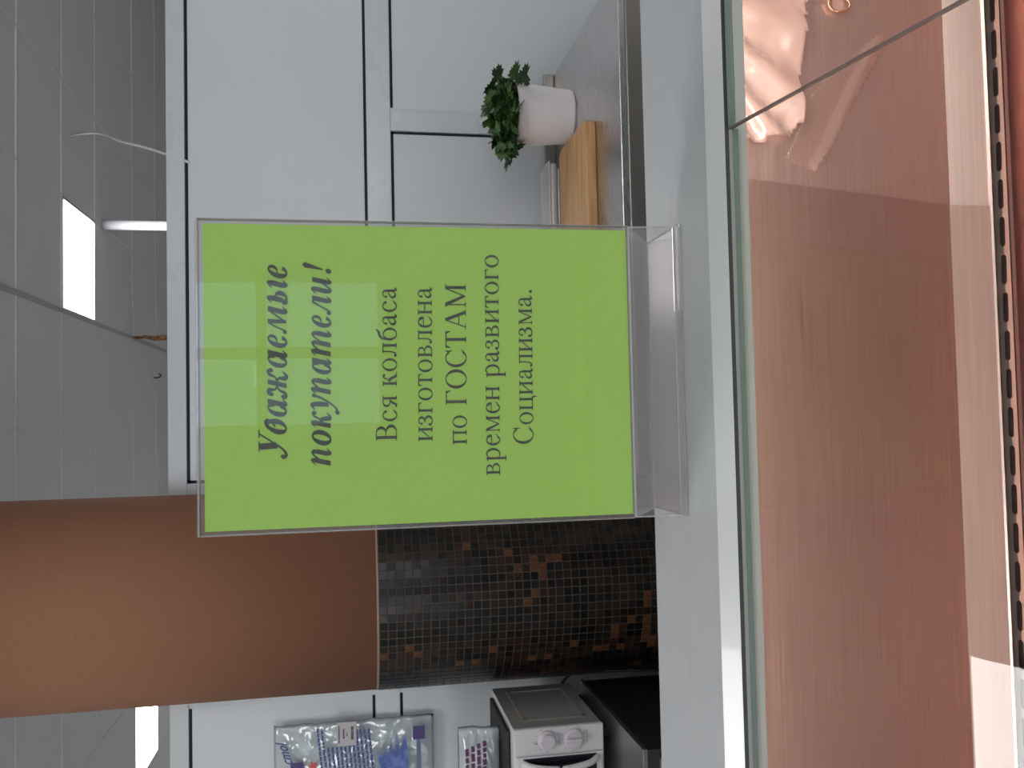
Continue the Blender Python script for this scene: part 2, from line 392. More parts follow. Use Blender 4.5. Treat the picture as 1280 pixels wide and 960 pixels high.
# ------------------------------------------------------------------ display case
GY, GZ, GS = .5285, 1.2545, tan(radians(10))     # glass top edge and slope
def gz(y): return GZ-(GY-y)*GS
X0, X1 = -1.5, 1.5
case = thing('display_case', 'steel refrigerated display case with sloping glass and grey top shelf', 'display case', (0, .6, 0))
LZ = 1.265
obj('top_shelf', prism(bmesh.new(), [(.546, LZ), (.668, LZ), (.671, LZ-.003), (.671, LZ-.022), (.664, LZ-.022), (.664, LZ-.006), (.546, LZ-.006)], X0, X1), M_ledge, case, label='grey enamelled top shelf')
obj('front_lip', prism(bmesh.new(), [(.546, LZ), (.5315, LZ-.0058), (.5300, LZ-.0065), (.5315, LZ-.0072), (.546, LZ-.0060)], X0, X1), M_lip, case, label='pale bevelled lip')
obj('seal_strip', B(X0, X1, .5325, .545, LZ-.0105, LZ-.0068), M_seal, case)
obj('lamp_channel', prism(bmesh.new(), [(.5330, LZ-.0105), (.5330, LZ-.0150), (.5315, LZ-.0152), (.5315, LZ-.0225), (.5325, LZ-.0230), (.60, LZ-.0230), (.60, LZ-.0100)], X0, X1), M_flange, case)
# glass in two panes meeting at x = .186
for a, b in ((X0, .1853), (.1867, X1)):
    dz = .0012 if a > 0 else 0; yt = GY+(-.001 if a < 0 else .0015)
    bm = prism(bmesh.new(), [(-.10, gz(-.10)+dz), (yt, gz(yt)+dz), (yt, gz(yt)+dz-.004), (-.10, gz(-.10)+dz-.004)], a, b)
    for f in bm.faces: f.material_index = 0 if abs(f.normal.z) > .7 and f.normal.z > 0 else (2 if abs(f.normal.z) > .7 or abs(f.normal.x) > .7 else 1)
    obj('glass_pane', bm, [M_glass, M_gedge, clear('glass_under', (1,1,1,1), 0.0, power=40) if a < 0 else bpy.data.materials['glass_under']], case)
# seam: dark silicone bead between the panes
bm = bmesh.new()
prism(bm, [(-.10, gz(-.10)+.0012), (GY+.001, gz(GY+.001)+.0012), (GY+.001, gz(GY+.001)-.0012), (-.10, gz(-.10)-.0012)], .1853, .1867)
obj('glass_seam', bm, M_seam, case)
# back wall inside the case
BY = .85
obj('back_panel', prism(bmesh.new(), [(BY, 1.15), (BY, .853), (.833, .817), (.8345, .8155), (BY+.004, .850), (BY+.004, 1.15)], .05, X1), M_case2, case, label='steel back sheet, paler for reflected room light')
bm = bmesh.new()   # left sheet overlaps the right one, with a slanted end
def sheet(prof, thick=.0018):
    v = []
    for (y, z), x in prof: v.append([bm.verts.new((X0, y-.003, z)), bm.verts.new((x, y-.003, z)), bm.verts.new((x, y-.003+thick, z)), bm.verts.new((X0, y-.003+thick, z))])
    for a, b in zip(v, v[1:]):
        for k in range(4): bm.faces.new((a[k], a[(k+1)%4], b[(k+1)%4], b[k]))
    bm.faces.new(v[0]); bm.faces.new(v[-1][::-1])
sheet([((BY, 1.15), .251), ((BY, .856), .223), ((.835, .8185), .219)])
bmesh.ops.recalc_face_normals(bm, faces=bm.faces[:])
obj('back_panel', bm, M_case, case, label='left steel back sheet with a slanted end')
obj('panel_lip', prism(bmesh.new(), [(.8305, .8165), (.8325, .8190), (.8345, .8165), (.8325, .8145)], X0, X1), mat('lip_metal', lin(232,212,202), .3, metal=1), case, label='bright bent lip')
# air grille with two rows of slots
def slotted(p0, p1, cy, hw, L_=.0325, pitch=.0415, name='air_grille'):
    """strip from (y,z) p0 to p1, rounded slots of half-width hw centred at fraction cy"""
    bm = bmesh.new(); d = Vector((0, p1[0]-p0[0], p1[1]-p0[1])); W_ = d.length; d.normalize()
    n = int((X1-X0)/pitch)
    for k in range(n):
        cx = X0+.012+pitch*(k+.5); inner = []; outer = []
        cc = cy*W_
        ang = [0, 30, 60, 90]
        for q in range(4):
            sx = 1 if q in (0, 3) else -1
            for t in range(4):
                a = radians(q*90+ang[t]) if False else radians(q*90+t*30)
                if t == 3: continue
                ix = cos(a)*hw+(L_/2-hw)*(1 if cos(a) > 1e-6 else (-1 if cos(a) < -1e-6 else (1 if q == 1 else -1)))
                iy = sin(a)*hw
                inner.append((cx+ix, cc+iy))
                ca, sa = cos(a), sin(a); hx, t_, b_ = pitch/2, W_-cc, cc
                # spread outer points around the rectangle, corners at t == 1.. handled by clamp
                ox = max(-hx, min(hx, ca*hx*1.42)); oy = max(-b_, min(t_, sa*(t_ if sa > 0 else b_)*1.42))
                outer.append((cx+ox, cc+oy))
        # exact corners
        vi = [bm.verts.new((x, p0[0]+d.y*s, p0[1]+d.z*s)) for x, s in inner]
        vo = [bm.verts.new((x, p0[0]+d.y*s, p0[1]+d.z*s)) for x, s in outer]
        m_ = len(vi)
        for t in range(m_):
            u_ = (t+1)%m_
            bm.faces.new((vi[t], vi[u_], vo[u_], vo[t]))
        crn = [bm.verts.new((cx+sx*pitch/2, p0[0]+d.y*s, p0[1]+d.z*s)) for sx, s in ((1, W_), (-1, W_), (-1, 0), (1, 0))]
        for c_ in crn:
            near = sorted(range(m_), key=lambda t: min(0, 0)+(vo[t].co-c_.co).length)[:2]
            if abs(near[0]-near[1]) in (1, m_-1):
                try: bm.faces.new((vo[near[0]], vo[near[1]], c_))
                except ValueError: pass
    bmesh.ops.recalc_face_normals(bm, faces=bm.faces[:])
    return bm
obj('air_grille', slotted((.8355, .8160), (.8500, .7985), .60, .0060), M_grille, case, label='upper row of narrow slots')
obj('air_grille', slotted((.8500, .7985), (.8300, .7985), .52, .0042), M_grille, case, label='lower row of wide slots')
obj('grille_back', prism(bmesh.new(), [(.828, .780), (.875, .780), (.875, .845), (.868, .845), (.868, .788), (.828, .788)], X0, X1), mat('grille_void', lin(110,74,64), .8), case)
obj('deck', prism(bmesh.new(), [(.8300, .7983), (.8275, .7988), (.8255, .796), (.05, .775), (.05, .765), (.8300, .782)], X0, X1), M_deck, case, label='steel deck with red reflections in its colour')
obj('body', B(X0, X1, .02, .92, .12, .76, bev=.01), M_ledge, case)
obj('plinth', B(X0+.04, X1-.04, .08, .86, 0, .12), M_dark, case)
obj('rear_wall', B(X0, X1, .876, .92, .76, 1.12), M_ledge, case)
obj('rear_slope', prism(bmesh.new(), [(.664, LZ-.023), (.671, LZ-.018), (.92, 1.130), (.92, 1.115)], X0, X1), M_ledge, case)
for x in (X0-.012, X1): obj('end_wall', prism(bmesh.new(), [(.02, .12), (.92, .12), (.92, 1.13), (.671, LZ-.018), (.53, LZ-.01), (-.1, gz(-.1)), (-.1, .9), (.02, .76)], x, x+.012), M_ledge, case)
obj('front_wall', prism(bmesh.new(), [(.02, .76), (.035, .76), (-.085, gz(-.1)-.01), (-.10, gz(-.1)-.01)], X0, X1), M_ledge, case)
lt = obj('lamp_tube', tube(bmesh.new(), [(X0+.05, .638, 1.236), (X1-.05, .638, 1.236)], .011, 12), M_lampcase, case, smooth=True, label='pink-tinted tube lamp under the shelf')

# ring, wrap and film on the right back sheet
t = thing('key_ring', 'small bright metal ring flat on the steel back sheet', 'ring', (.437, BY-.003, .979))
bm = bmesh.new(); pts = [(.437+.0085*cos(a), BY-.004, .979+.0125*sin(a)) for a in [2*pi*k/24 for k in range(25)]]
obj('ring', tube(bm, pts, .0012, 6, False), M_ring, t, smooth=True)
obj('disc', lathe(bmesh.new(), [(.0072, 0), (.0072, .001)], (.437, BY-.001, .979), 24, 'Y'), M_grille, t, label='dull disc inside the ring')
def crumple(poly, y, amp, name, m, label, cat, fold, seed=1, nx=46, nz=46):
    """crinkled sheet filling the outline `poly` (x,z)"""
    xs = [p[0] for p in poly]; zs = [p[1] for p in poly]; a, b, c_, d_ = min(xs), max(xs), min(zs), max(zs)
    def inside(x, z):
        r = False
        for i in range(len(poly)):
            (xa, za), (xb, zb) = poly[i], poly[i-1]
            if (za > z) != (zb > z) and x < (xb-xa)*(z-za)/(zb-za)+xa: r = not r
        return r
    bm = bmesh.new(); V = {}
    for i in range(nx+1):
        for j in range(nz+1):
            x = a+(b-a)*i/nx; z = c_+(d_-c_)*j/nz
            h = fold(x, z)*amp+amp*.35*abs(noise.noise(Vector((x*45+seed, z*45, seed))))
            V[i, j] = bm.verts.new((x, y-h, z))
    for i in range(nx):
        for j in range(nz):
            if inside(a+(b-a)*(i+.5)/nx, c_+(d_-c_)*(j+.5)/nz):
                bm.faces.new((V[i, j], V[i+1, j], V[i+1, j+1], V[i, j+1]))
    for v in [v for v in bm.verts if not v.link_faces]: bm.verts.remove(v)
    o = obj(name, bm, m, origin=((a+b)/2, y, c_), smooth=True)
    s = o.modifiers.new('thick', 'SOLIDIFY'); s.thickness = .0003
    return tag(o, label, cat)
def folds(x, z): return .5+.5*sin((x-.46)/(abs(1.10-z)+.10)*14)
crumple([(.286, 1.145), (.283, 1.08), (.288, 1.06), (.286, 1.045), (.300, 1.036), (.307, 1.029), (.35, 1.028), (.40, 1.024), (.445, 1.016), (.52, 1.02), (.60, 1.06), (.60, 1.145)],
        .846, .012, 'plastic_wrap', M_wrap, 'pale crumpled plastic wrap hanging on the steel back sheet', 'wrap', folds, 3, 60, 40)
crumple([(.255, 1.014), (.268, 1.046), (.30, 1.030), (.34, 1.012), (.385, .962), (.405, .935), (.413, .921), (.398, .925), (.375, .940), (.33, .966), (.29, .990)],
        .8485, .004, 'film_scrap', M_film, 'thin clear film scrap sticking slantwise below the crumpled wrap', 'film',
        lambda x, z: max(0, 1-abs((z-.930)-(.41-x)*.52)/.012), 8, 60, 46)

# ------------------------------------------------------------------ sign holder and green sheet
SY = .6095; SX0, SX1, SZ0, SZ1 = -.0705, .1365, 1.3015, 1.5975
t = thing('sign_holder', 'clear acrylic sign holder with a bright green notice, standing on the grey shelf', 'sign', (.033, .63, LZ))
obj('paper', B(SX0+.001, SX1-.001, SY, SY+.0004, SZ0, SZ1-.002), M_paper, t, label='bright green paper sheet')
obj('front_sheet', B(SX0-.0015, SX1+.0015, SY-.0035, SY-.0015, SZ0-.001, SZ1+.001), M_front, t)
obj('back_sheet', B(SX0-.0015, SX1+.0015, SY+.0015, SY+.0035, SZ0-.001, SZ1+.0035), M_acr, t)
bm = bmesh.new()
for q in ((SX0-.0019, SX0-.0015, SZ0, SZ1+.002), (SX1+.0015, SX1+.0019, SZ0, SZ1+.002), (SX0-.0015, SX1+.0015, SZ1+.001, SZ1+.0018)):
    box(bm, q[0], q[1], SY-.0035, SY+.0035, q[2], q[3])
obj('sheet_edge', bm, M_acr_edge, t)
def strip(a, b, th=.0018):
    """thin acrylic strip between two (y,z) points"""
    d = Vector((b[0]-a[0], b[1]-a[1])); d.normalize(); n = Vector((-d.y, d.x))*th
    return prism(bmesh.new(), [a, b, (b[0]+n.x, b[1]+n.y), (a[0]+n.x, a[1]+n.y)], SX0-.001, SX1+.001)
PA, PB, PC = (SY-.002, SZ0-.001), (.664, LZ+.0012), (.604, LZ+.0012)
obj('front_foot', strip(PA, PC), M_acr_foot, t); obj('rear_foot', strip(PA, PB), M_acr_foot, t); obj('foot_plate', strip(PB, PC, .001), M_acr_foot, t)
obj('foot_lip', prism(bmesh.new(), [(.604, LZ+.0003), (.596, LZ+.0003), (.5955, LZ+.0015), (.604, LZ+.0028)], SX0-.001, SX1+.001), M_acr_edge, t)
bm = bmesh.new()
for y, z, r_ in ((PA[0]-.0005, PA[1], .0010), (PC[0], PC[1]+.001, .0009), (PB[0], PB[1]+.0006, .0009)):
    tube(bm, [(SX0-.001, y, z), (SX1+.001, y, z)], r_, 6)
for x in (SX0-.001, SX1+.001):
    for a, b in ((PA, PC), (PA, PB), (PB, PC)): tube(bm, [(x, a[0], a[1]), (x, b[0], b[1]+.0005)], .0006, 5)
obj('foot_edge', bm, M_acr_edge, t)

# lettering: a serif alphabet drawn stroke by stroke (em units)
XH, CH = .45, .665
class Pen:
    def __init__(s, bold): s.p = []; s.b = bold; s.W = .135 if bold else .078; s.WC = .15 if bold else .098; s.T = .040 if bold else .028
    def quad(s, *pts): s.p.append(list(pts))
    def line(s, x0, y0, x1, y1, w):
        dx, dy = x1-x0, y1-y0; l = sqrt(dx*dx+dy*dy); nx, ny = -dy/l*w/2, dx/l*w/2
        s.quad((x0-nx, y0-ny), (x1-nx, y1-ny), (x1+nx, y1+ny), (x0+nx, y0+ny))
    def stem(s, x, y0, y1, w=None, bs='lr', ts='lr', sl=.055):
        """vertical stem centred at x with slab serifs"""
        w = w or s.W; s.quad((x-w/2, y0), (x+w/2, y0), (x+w/2, y1), (x-w/2, y1)); h = s.T*.75
        for y, sp, d in ((y0, bs, 1), (y1, ts, -1)):
            if not sp: continue
            a = x-w/2-(sl if 'l' in sp else 0); b = x+w/2+(sl if 'r' in sp else 0)
            s.quad((a, y), (b, y), (b, y+d*h), (a, y+d*h))
            if 'l' in sp: s.quad((x-w/2-sl*.5, y+d*h), (x-w/2, y+d*h), (x-w/2, y+d*h*2.2))
            if 'r' in sp: s.quad((x+w/2, y+d*h), (x+w/2+sl*.5, y+d*h), (x+w/2, y+d*h*2.2))
    def arc(s, cx, cy, rx, ry, a0, a1, w, t=None, n=None):
        """elliptic stroke: w thick at the sides, t thin at top and bottom"""
        t = t or s.T; n = n or max(6, int(abs(a1-a0)/11)); pr = None
        for k in range(n+1):
            a = radians(a0+(a1-a0)*k/n); o = (cx+rx*cos(a), cy+ry*sin(a)); i = (cx+(rx-w)*cos(a), cy+(ry-t)*sin(a))
            if pr: s.quad(pr[0], o, i, pr[1])
            pr = (o, i)
    def curve(s, pts, ws, n=6):
        P = smooth_line([(x, y, 0) for x, y in pts], n); q = []
        for k, p in enumerate(P):
            d = (P[min(k+1, len(P)-1)]-P[max(k-1, 0)]); d.normalize()
            f = k/n; i = min(int(f), len(ws)-1); j = min(i+1, len(ws)-1); w = (ws[i]*(1-(f-i))+ws[j]*(f-i))/2
            q.append(((p.x-d.y*w, p.y+d.x*w), (p.x+d.y*w, p.y-d.x*w)))
        for a, b in zip(q, q[1:]): s.quad(a[0], b[0], b[1], a[1])
    def dot(s, x, y, r): s.quad(*[(x+r*cos(2*pi*k/12), y+r*sin(2*pi*k/12)) for k in range(12)])
def reg(ch):
    g = Pen(False); W, T, WC = g.W, g.T, g.WC
    if ch == ' ': return g, .25
    if ch == '.': g.dot(.125, .045, .052); return g, .25
    if ch == 'а':
        g.curve([(.09,.345), (.13,.415), (.215,.44), (.285,.40), (.30,.33)], [.055,.03,.03,.05,W]); g.dot(.098,.335,.04)
        g.quad((.262,.33), (.34,.33), (.34,.09), (.262,.09)); g.curve([(.30,.10), (.325,.025), (.36,.02), (.425,.07)], [W,.07,.05,.012])
        g.curve([(.28,.275), (.17,.23), (.085,.165), (.082,.10), (.13,.045), (.20,.05), (.28,.11)], [.02,.03,.055,.075,.065,.04,.025]); return g, .444
    if ch == 'б':
        g.arc(.255,.215,.215,.225,0,360,W); g.curve([(.09,.20), (.10,.42), (.20,.54), (.33,.575), (.42,.66)], [.06,.06,.06,.075,.02]); return g, .505
    if ch in 'вВ':
        if ch == 'в':
            g.stem(.115,0,XH,ts='l',bs='l'); g.quad((.1,XH), (.26,XH), (.26,XH-T), (.1,XH-T)); g.quad((.1,0), (.27,0), (.27,T), (.1,T)); g.quad((.1,.225), (.27,.225), (.27,.253), (.1,.253))
            g.arc(.245,.345,.14,.105,-90,90,W*.85); g.arc(.255,.125,.175,.125,-90,90,W*.95); return g, .472
        g.stem(.175,0,CH,WC,ts='l',bs='l'); g.quad((.17,CH), (.34,CH), (.34,CH-T), (.17,CH-T)); g.quad((.17,0), (.36,0), (.36,T), (.17,T)); g.quad((.17,.34), (.36,.34), (.36,.34+T), (.17,.34+T))
        g.arc(.33,.50,.215,.165,-90,90,WC); g.arc(.34,.182,.26,.184,-90,90,WC*1.05); return g, .667
    if ch in 'гГ':
        if ch == 'г':
            g.stem(.115,0,XH,ts='l'); g.quad((.1,XH), (.37,XH), (.37,XH-.035), (.1,XH-.035)); g.quad((.345,XH), (.372,XH), (.385,XH-.115), (.37,XH-.115), (.33,XH-.04)); return g, .41
        g.stem(.175,0,CH,WC,ts='l'); g.quad((.17,CH), (.54,CH), (.54,CH-.035), (.17,CH-.035)); g.quad((.50,CH), (.54,CH), (.56,CH-.16), (.54,CH-.16), (.46,CH-.035)); return g, .578
    if ch == 'е':
        g.arc(.225,.22,.185,.235,12,318,W,.035); g.quad((.09,.262), (.385,.262), (.40,.29), (.09,.29)); g.curve([(.36,.06), (.40,.11), (.415,.155)], [.04,.025,.012]); g.curve([(.32,.42),(.37,.36),(.385,.275)],[.05,.06,.05]); return g, .444
    if ch == 'з':
        g.arc(.17,.345,.15,.11,-80,140,W,.03); g.arc(.165,.125,.185,.135,-155,85,W,.032); g.quad((.11,.228), (.20,.228), (.20,.255), (.11,.255)); g.dot(.075,.35,.04); g.dot(.05,.095,.042); return g, .396
    if ch in 'ин':
        g.stem(.115,0,XH); g.stem(.42,0,XH)
        if ch == 'и': g.line(.13,.075,.405,.375,.034)
        else: g.quad((.12,.215), (.41,.215), (.41,.25), (.12,.25))
        return g, .535
    if ch == 'п': g.stem(.115,0,XH); g.stem(.42,0,XH); g.quad((.06,XH), (.47,XH), (.47,XH-.035), (.06,XH-.035)); return g, .535
    if ch == 'ц':
        g.stem(.115,0,XH,bs='l'); g.stem(.41,0,XH); g.quad((.06,0), (.50,0), (.50,.032), (.06,.032)); g.curve([(.465,.03), (.50,-.04), (.505,-.14)], [.07,.05,.02]); return g, .54
    if ch == 'к':
        g.stem(.115,0,XH); g.quad((.12,.215), (.20,.215), (.20,.247), (.12,.247)); g.curve([(.18,.23), (.26,.30), (.30,.40), (.38,.425)], [.03,.035,.045,.055]); g.dot(.395,.405,.04)
        g.curve([(.20,.245), (.27,.20), (.35,.05), (.40,.02)], [.05,.085,.085,.06]); g.quad((.33,0), (.49,0), (.49,.024), (.33,.024)); return g, .486
    if ch in 'лм':
        if ch == 'л':
            g.stem(.39,0,XH,ts='r'); g.quad((.14,XH), (.42,XH), (.42,XH-.032), (.14,XH-.032)); g.curve([(.19,.43), (.185,.22), (.15,.07), (.08,.02)], [.035,.035,.04,.05]); g.dot(.055,.045,.042); return g, .51
        g.stem(.52,0,XH,W,ts='r'); g.stem(.11,0,XH,.03,ts='l'); g.quad((.075,XH), (.165,XH), (.345,.04), (.30,.01)); g.line(.315,.02,.50,XH,.032); return g, .633
    if ch in 'оО':
        if ch == 'о': g.arc(.25,.22,.215,.235,0,360,W); return g, .50
        g.arc(.361,.33,.325,.345,0,360,WC*1.02); return g, .722
    if ch == 'р':
        g.stem(.115,-.215,XH-.02,ts=''); g.quad((.02,.405), (.08,.43), (.15,.455), (.15,.39), (.08,.385), (.02,.385)); g.curve([(.15,.36), (.22,.43), (.30,.44)], [.02,.04,.05])
        g.arc(.265,.22,.195,.235,-100,105,W*1.02,.04); g.curve([(.15,.05), (.19,.01), (.25,.005)], [.02,.03,.035]); return g, .50
    if ch in 'сС':
        if ch == 'с': g.arc(.235,.22,.20,.235,48,322,W,.034); g.dot(.36,.355,.045); g.curve([(.375,.07), (.405,.11), (.42,.15)], [.035,.022,.01]); return g, .444
        g.arc(.345,.33,.315,.345,42,322,WC,.032); g.quad((.565,.675), (.592,.675), (.60,.45), (.578,.45), (.54,.56)); g.curve([(.56,.09), (.60,.13), (.63,.17)], [.04,.025,.012]); return g, .667
    if ch in 'тТ':
        if ch == 'т':
            g.stem(.22,0,XH,ts=''); g.quad((.03,XH), (.41,XH), (.41,XH-.033), (.03,XH-.033))
            for sx in (-1, 1): x = .22+sx*.185; g.quad((x-sx*.015,XH), (x+sx*.008,XH), (x+sx*.018,XH-.12), (x,XH-.12), (x-sx*.045,XH-.03))
            return g, .44
        g.stem(.305,0,CH,WC,ts=''); g.quad((.03,CH), (.58,CH), (.58,CH-.035), (.03,CH-.035))
        for sx in (-1, 1): x = .305+sx*.265; g.quad((x-sx*.03,CH), (x+sx*.01,CH), (x+sx*.022,CH-.165), (x,CH-.165), (x-sx*.07,CH-.03))
        return g, .611
    if ch == 'я':
        g.stem(.35,0,XH,bs='r',ts='r'); g.quad((.22,XH), (.36,XH), (.36,XH-.03), (.22,XH-.03)); g.arc(.22,.325,.16,.125,90,270,W*.95); g.quad((.22,.20), (.36,.20), (.36,.23), (.22,.23))
        g.curve([(.27,.215), (.20,.13), (.14,.03), (.06,.02)], [.05,.07,.07,.04]); return g, .47
    if ch == 'А':
        g.line(.36,.665,.615,.01,.105); g.line(.345,.64,.11,.01,.034); g.quad((.19,.215), (.50,.215), (.50,.247), (.19,.247))
        g.quad((.02,0), (.215,0), (.215,.024), (.02,.024)); g.quad((.48,0), (.71,0), (.71,.024), (.48,.024)); return g, .722
    if ch == 'М':
        g.stem(.15,0,CH,.036,ts='l',sl=.085); g.stem(.73,0,CH,WC,ts='r',sl=.075); g.quad((.08,CH), (.215,CH), (.47,.09), (.42,.0)); g.line(.435,.03,.70,CH-.01,.036); return g, .889
    raise KeyError(ch)
def bi(ch):
    """bold italic, drawn upright and sheared afterwards"""
    g = Pen(True); W, T = g.W, g.T
    def exit_(x): g.curve([(x,.11), (x+.02,.03), (x+.06,.02), (x+.135,.10)], [W,.10,.06,.015])
    def entry(x): g.curve([(x-.135,.36), (x-.06,.43), (x-.01,.435), (x,.36)], [.015,.05,.09,W])
    def st(x, a=.1, b=.36): g.quad((x-W/2,a), (x+W/2,a), (x+W/2,b), (x-W/2,b))
    if ch == ' ': return g, .25
    if ch == 'У':
        g.line(.22,.64,.36,.22,.155); g.line(.55,.64,.34,.16,.045); g.curve([(.36,.20), (.27,.06), (.17,.005), (.09,.045)], [.05,.06,.075,.08]); g.dot(.095,.075,.06)
        g.quad((.09,CH), (.36,CH), (.36,CH-.028), (.09,CH-.028)); g.quad((.45,CH), (.66,CH), (.66,CH-.028), (.45,CH-.028)); return g, .611
    if ch == 'в':
        g.arc(.235,.225,.20,.24,60,360+60,W,.04); g.curve([(.12,.30), (.15,.44), (.27,.50), (.34,.44), (.30,.33), (.21,.27)], [.06,.06,.06,.10,.07,.03]); return g, .47
    if ch == 'а':
        g.arc(.215,.22,.185,.235,20,340,W*.95,.045); st(.375,.10,.45); exit_(.375); return g, .52
    if ch == 'е':
        g.arc(.225,.22,.185,.24,70,330,W*.95,.045); g.arc(.24,.335,.115,.115,-80,110,.085,.035); g.curve([(.12,.215), (.22,.235), (.30,.29)], [.02,.03,.04]); return g, .444
    if ch == 'ж':
        g.curve([(.04,.37), (.09,.44), (.17,.40), (.20,.28), (.30,.225)], [.10,.07,.09,.05,.04]); g.dot(.065,.36,.055)
        g.curve([(.03,.09), (.08,.01), (.17,.05), (.21,.17), (.30,.225)], [.09,.07,.09,.05,.04]); g.dot(.06,.08,.05)
        g.quad((.305,0), (.43,0), (.43,.45), (.305,.45))
        g.curve([(.43,.225), (.53,.28), (.56,.40), (.64,.44), (.70,.38)], [.04,.05,.09,.07,.08]); g.dot(.685,.375,.055)
        g.curve([(.43,.225), (.52,.18), (.55,.05), (.63,.0), (.72,.10)], [.04,.06,.12,.08,.02]); return g, .76
    if ch == 'м':
        g.curve([(.03,.03), (.09,.05), (.13,.25), (.20,.44)], [.09,.04,.04,.05]); g.dot(.045,.045,.05)
        g.quad((.17,.45), (.29,.45), (.37,.02), (.29,0)); g.line(.32,.03,.53,.45,.045); g.quad((.50,.45), (.63,.45), (.63,.09), (.50,.09)); exit_(.565); return g, .70
    if ch == 'ы':
        entry(.17); st(.17,.09); g.arc(.245,.135,.165,.155,-150,120,W*.9,.04); g.curve([(.11,.10), (.13,.02), (.22,0)], [W*.8,.08,.04]); st(.565,.1,.38); entry(.565); exit_(.565); return g, .69
    if ch in 'пт':
        entry(.13); st(.13,0,.38); g.curve([(.17,.25), (.26,.40), (.345,.43), (.385,.34)], [.03,.05,.08,W])
        if ch == 'п': st(.385,.10,.34); exit_(.385); return g, .556
        st(.385,0,.34); g.curve([(.43,.25), (.52,.40), (.605,.43), (.645,.34)], [.03,.05,.08,W]); st(.645,.10,.34); exit_(.645); return g, .80
    if ch == 'о': g.arc(.245,.22,.215,.24,0,360,W,.045); return g, .50
    if ch == 'к':
        st(.13,0,.38); entry(.13); g.curve([(.18,.21), (.26,.28), (.31,.40), (.40,.43)], [.035,.05,.06,.07]); g.dot(.405,.395,.055)
        g.curve([(.19,.22), (.27,.20), (.33,.05), (.39,.02), (.48,.09)], [.05,.10,.13,.07,.015]); return g, .49
    if ch == 'у':
        g.curve([(.0,.37), (.07,.44), (.14,.42), (.20,.22), (.22,.05)], [.015,.06,.12,.14,.10]); g.curve([(.40,.42), (.36,.20), (.22,-.08), (.06,-.19)], [.08,.06,.045,.06]); g.dot(.395,.40,.055); g.dot(.055,-.165,.06); return g, .46
    if ch == 'л':
        g.curve([(.03,.03), (.10,.04), (.17,.20), (.26,.44)], [.09,.05,.045,.05]); g.dot(.045,.045,.052); g.quad((.22,.45), (.42,.45), (.42,.405), (.22,.405)); st(.375,.10,.45); exit_(.375); return g, .52
    if ch == 'и':
        entry(.13); st(.13,.11); g.curve([(.13,.12), (.155,.03), (.22,.02), (.335,.20)], [W,.10,.06,.03]); st(.385,.10,.45); exit_(.385); return g, .55
    if ch == '!': g.quad((.165,.19), (.195,.19), (.275,.62), (.22,.68), (.16,.68), (.115,.62)); g.dot(.17,.055,.068); return g, .389
    raise KeyError(ch)
def textline(txt, fn, xa, xb, z, em, shear=0, dz=0):
    gl = []; adv = 0
    for ch in txt:
        g, a = fn(ch); gl.append((g, adv)); adv += a
    sx = (xb-xa)/(adv-.03); bm = bmesh.new()
    k = 0
    for g, a in gl:
        for poly in g.p:
            k += 1
            vs = [bm.verts.new((xa+(a+x+y*shear)*sx, SY-.0004-.0000006*k, z+dz*((a+x)*sx)+y*em)) for x, y in poly]
            try: bm.faces.new(vs)
            except ValueError: pass
    for f in bm.faces:
        f.normal_update()
        if f.normal.y > 0: f.normal_flip()
    obj('lettering', bm, M_ink, t)
SL = -.013
textline('Уважаемые', bi, -.0245, .1070, 1.5430, .0272, .27, SL)
textline('покупатели!', bi, -.0300, .1080, 1.5140, .0272, .27, SL)
textline('Вся колбаса', reg, -.0140, .0930, 1.4692, .0215, 0, SL)
textline('изготовлена', reg, -.0142, .0932, 1.4448, .0215, 0, SL)
textline('по ГОСТАМ', reg, -.0170, .0958, 1.4210, .0218, 0, SL)
textline('времен развитого', reg, -.0390, .1165, 1.3980, .0215, 0, SL)
textline('Социализма.', reg, -.0180, .0925, 1.3738, .0215, 0, SL)

# ------------------------------------------------------------------ steel table on the right, things on it
TZ = .83
t = thing('steel_table', 'long brushed steel table against the white partition right of the column', 'table', (.45, 2.43, 0))
obj('tabletop', B(-.14, 1.125, 2.075, 2.775, TZ-.02, TZ, bev=.003), M_steel, t)
obj('apron', B(-.14, 1.125, 2.070, 2.082, TZ-.080, TZ-.018, bev=.003), M_steel_d, t)
obj('backsplash', B(-.14, 1.125, 2.762, 2.778, TZ, TZ+.036, bev=.004), M_steel_d, t)
for x in (-.10, 1.07):
    for y in (2.12, 2.70): obj('leg', B(x-.02, x+.02, y-.02, y+.02, 0, TZ-.02), M_steel_d, t)
obj('lower_shelf', B(-.12, 1.10, 2.10, 2.74, .25, .27), M_steel_d, t)

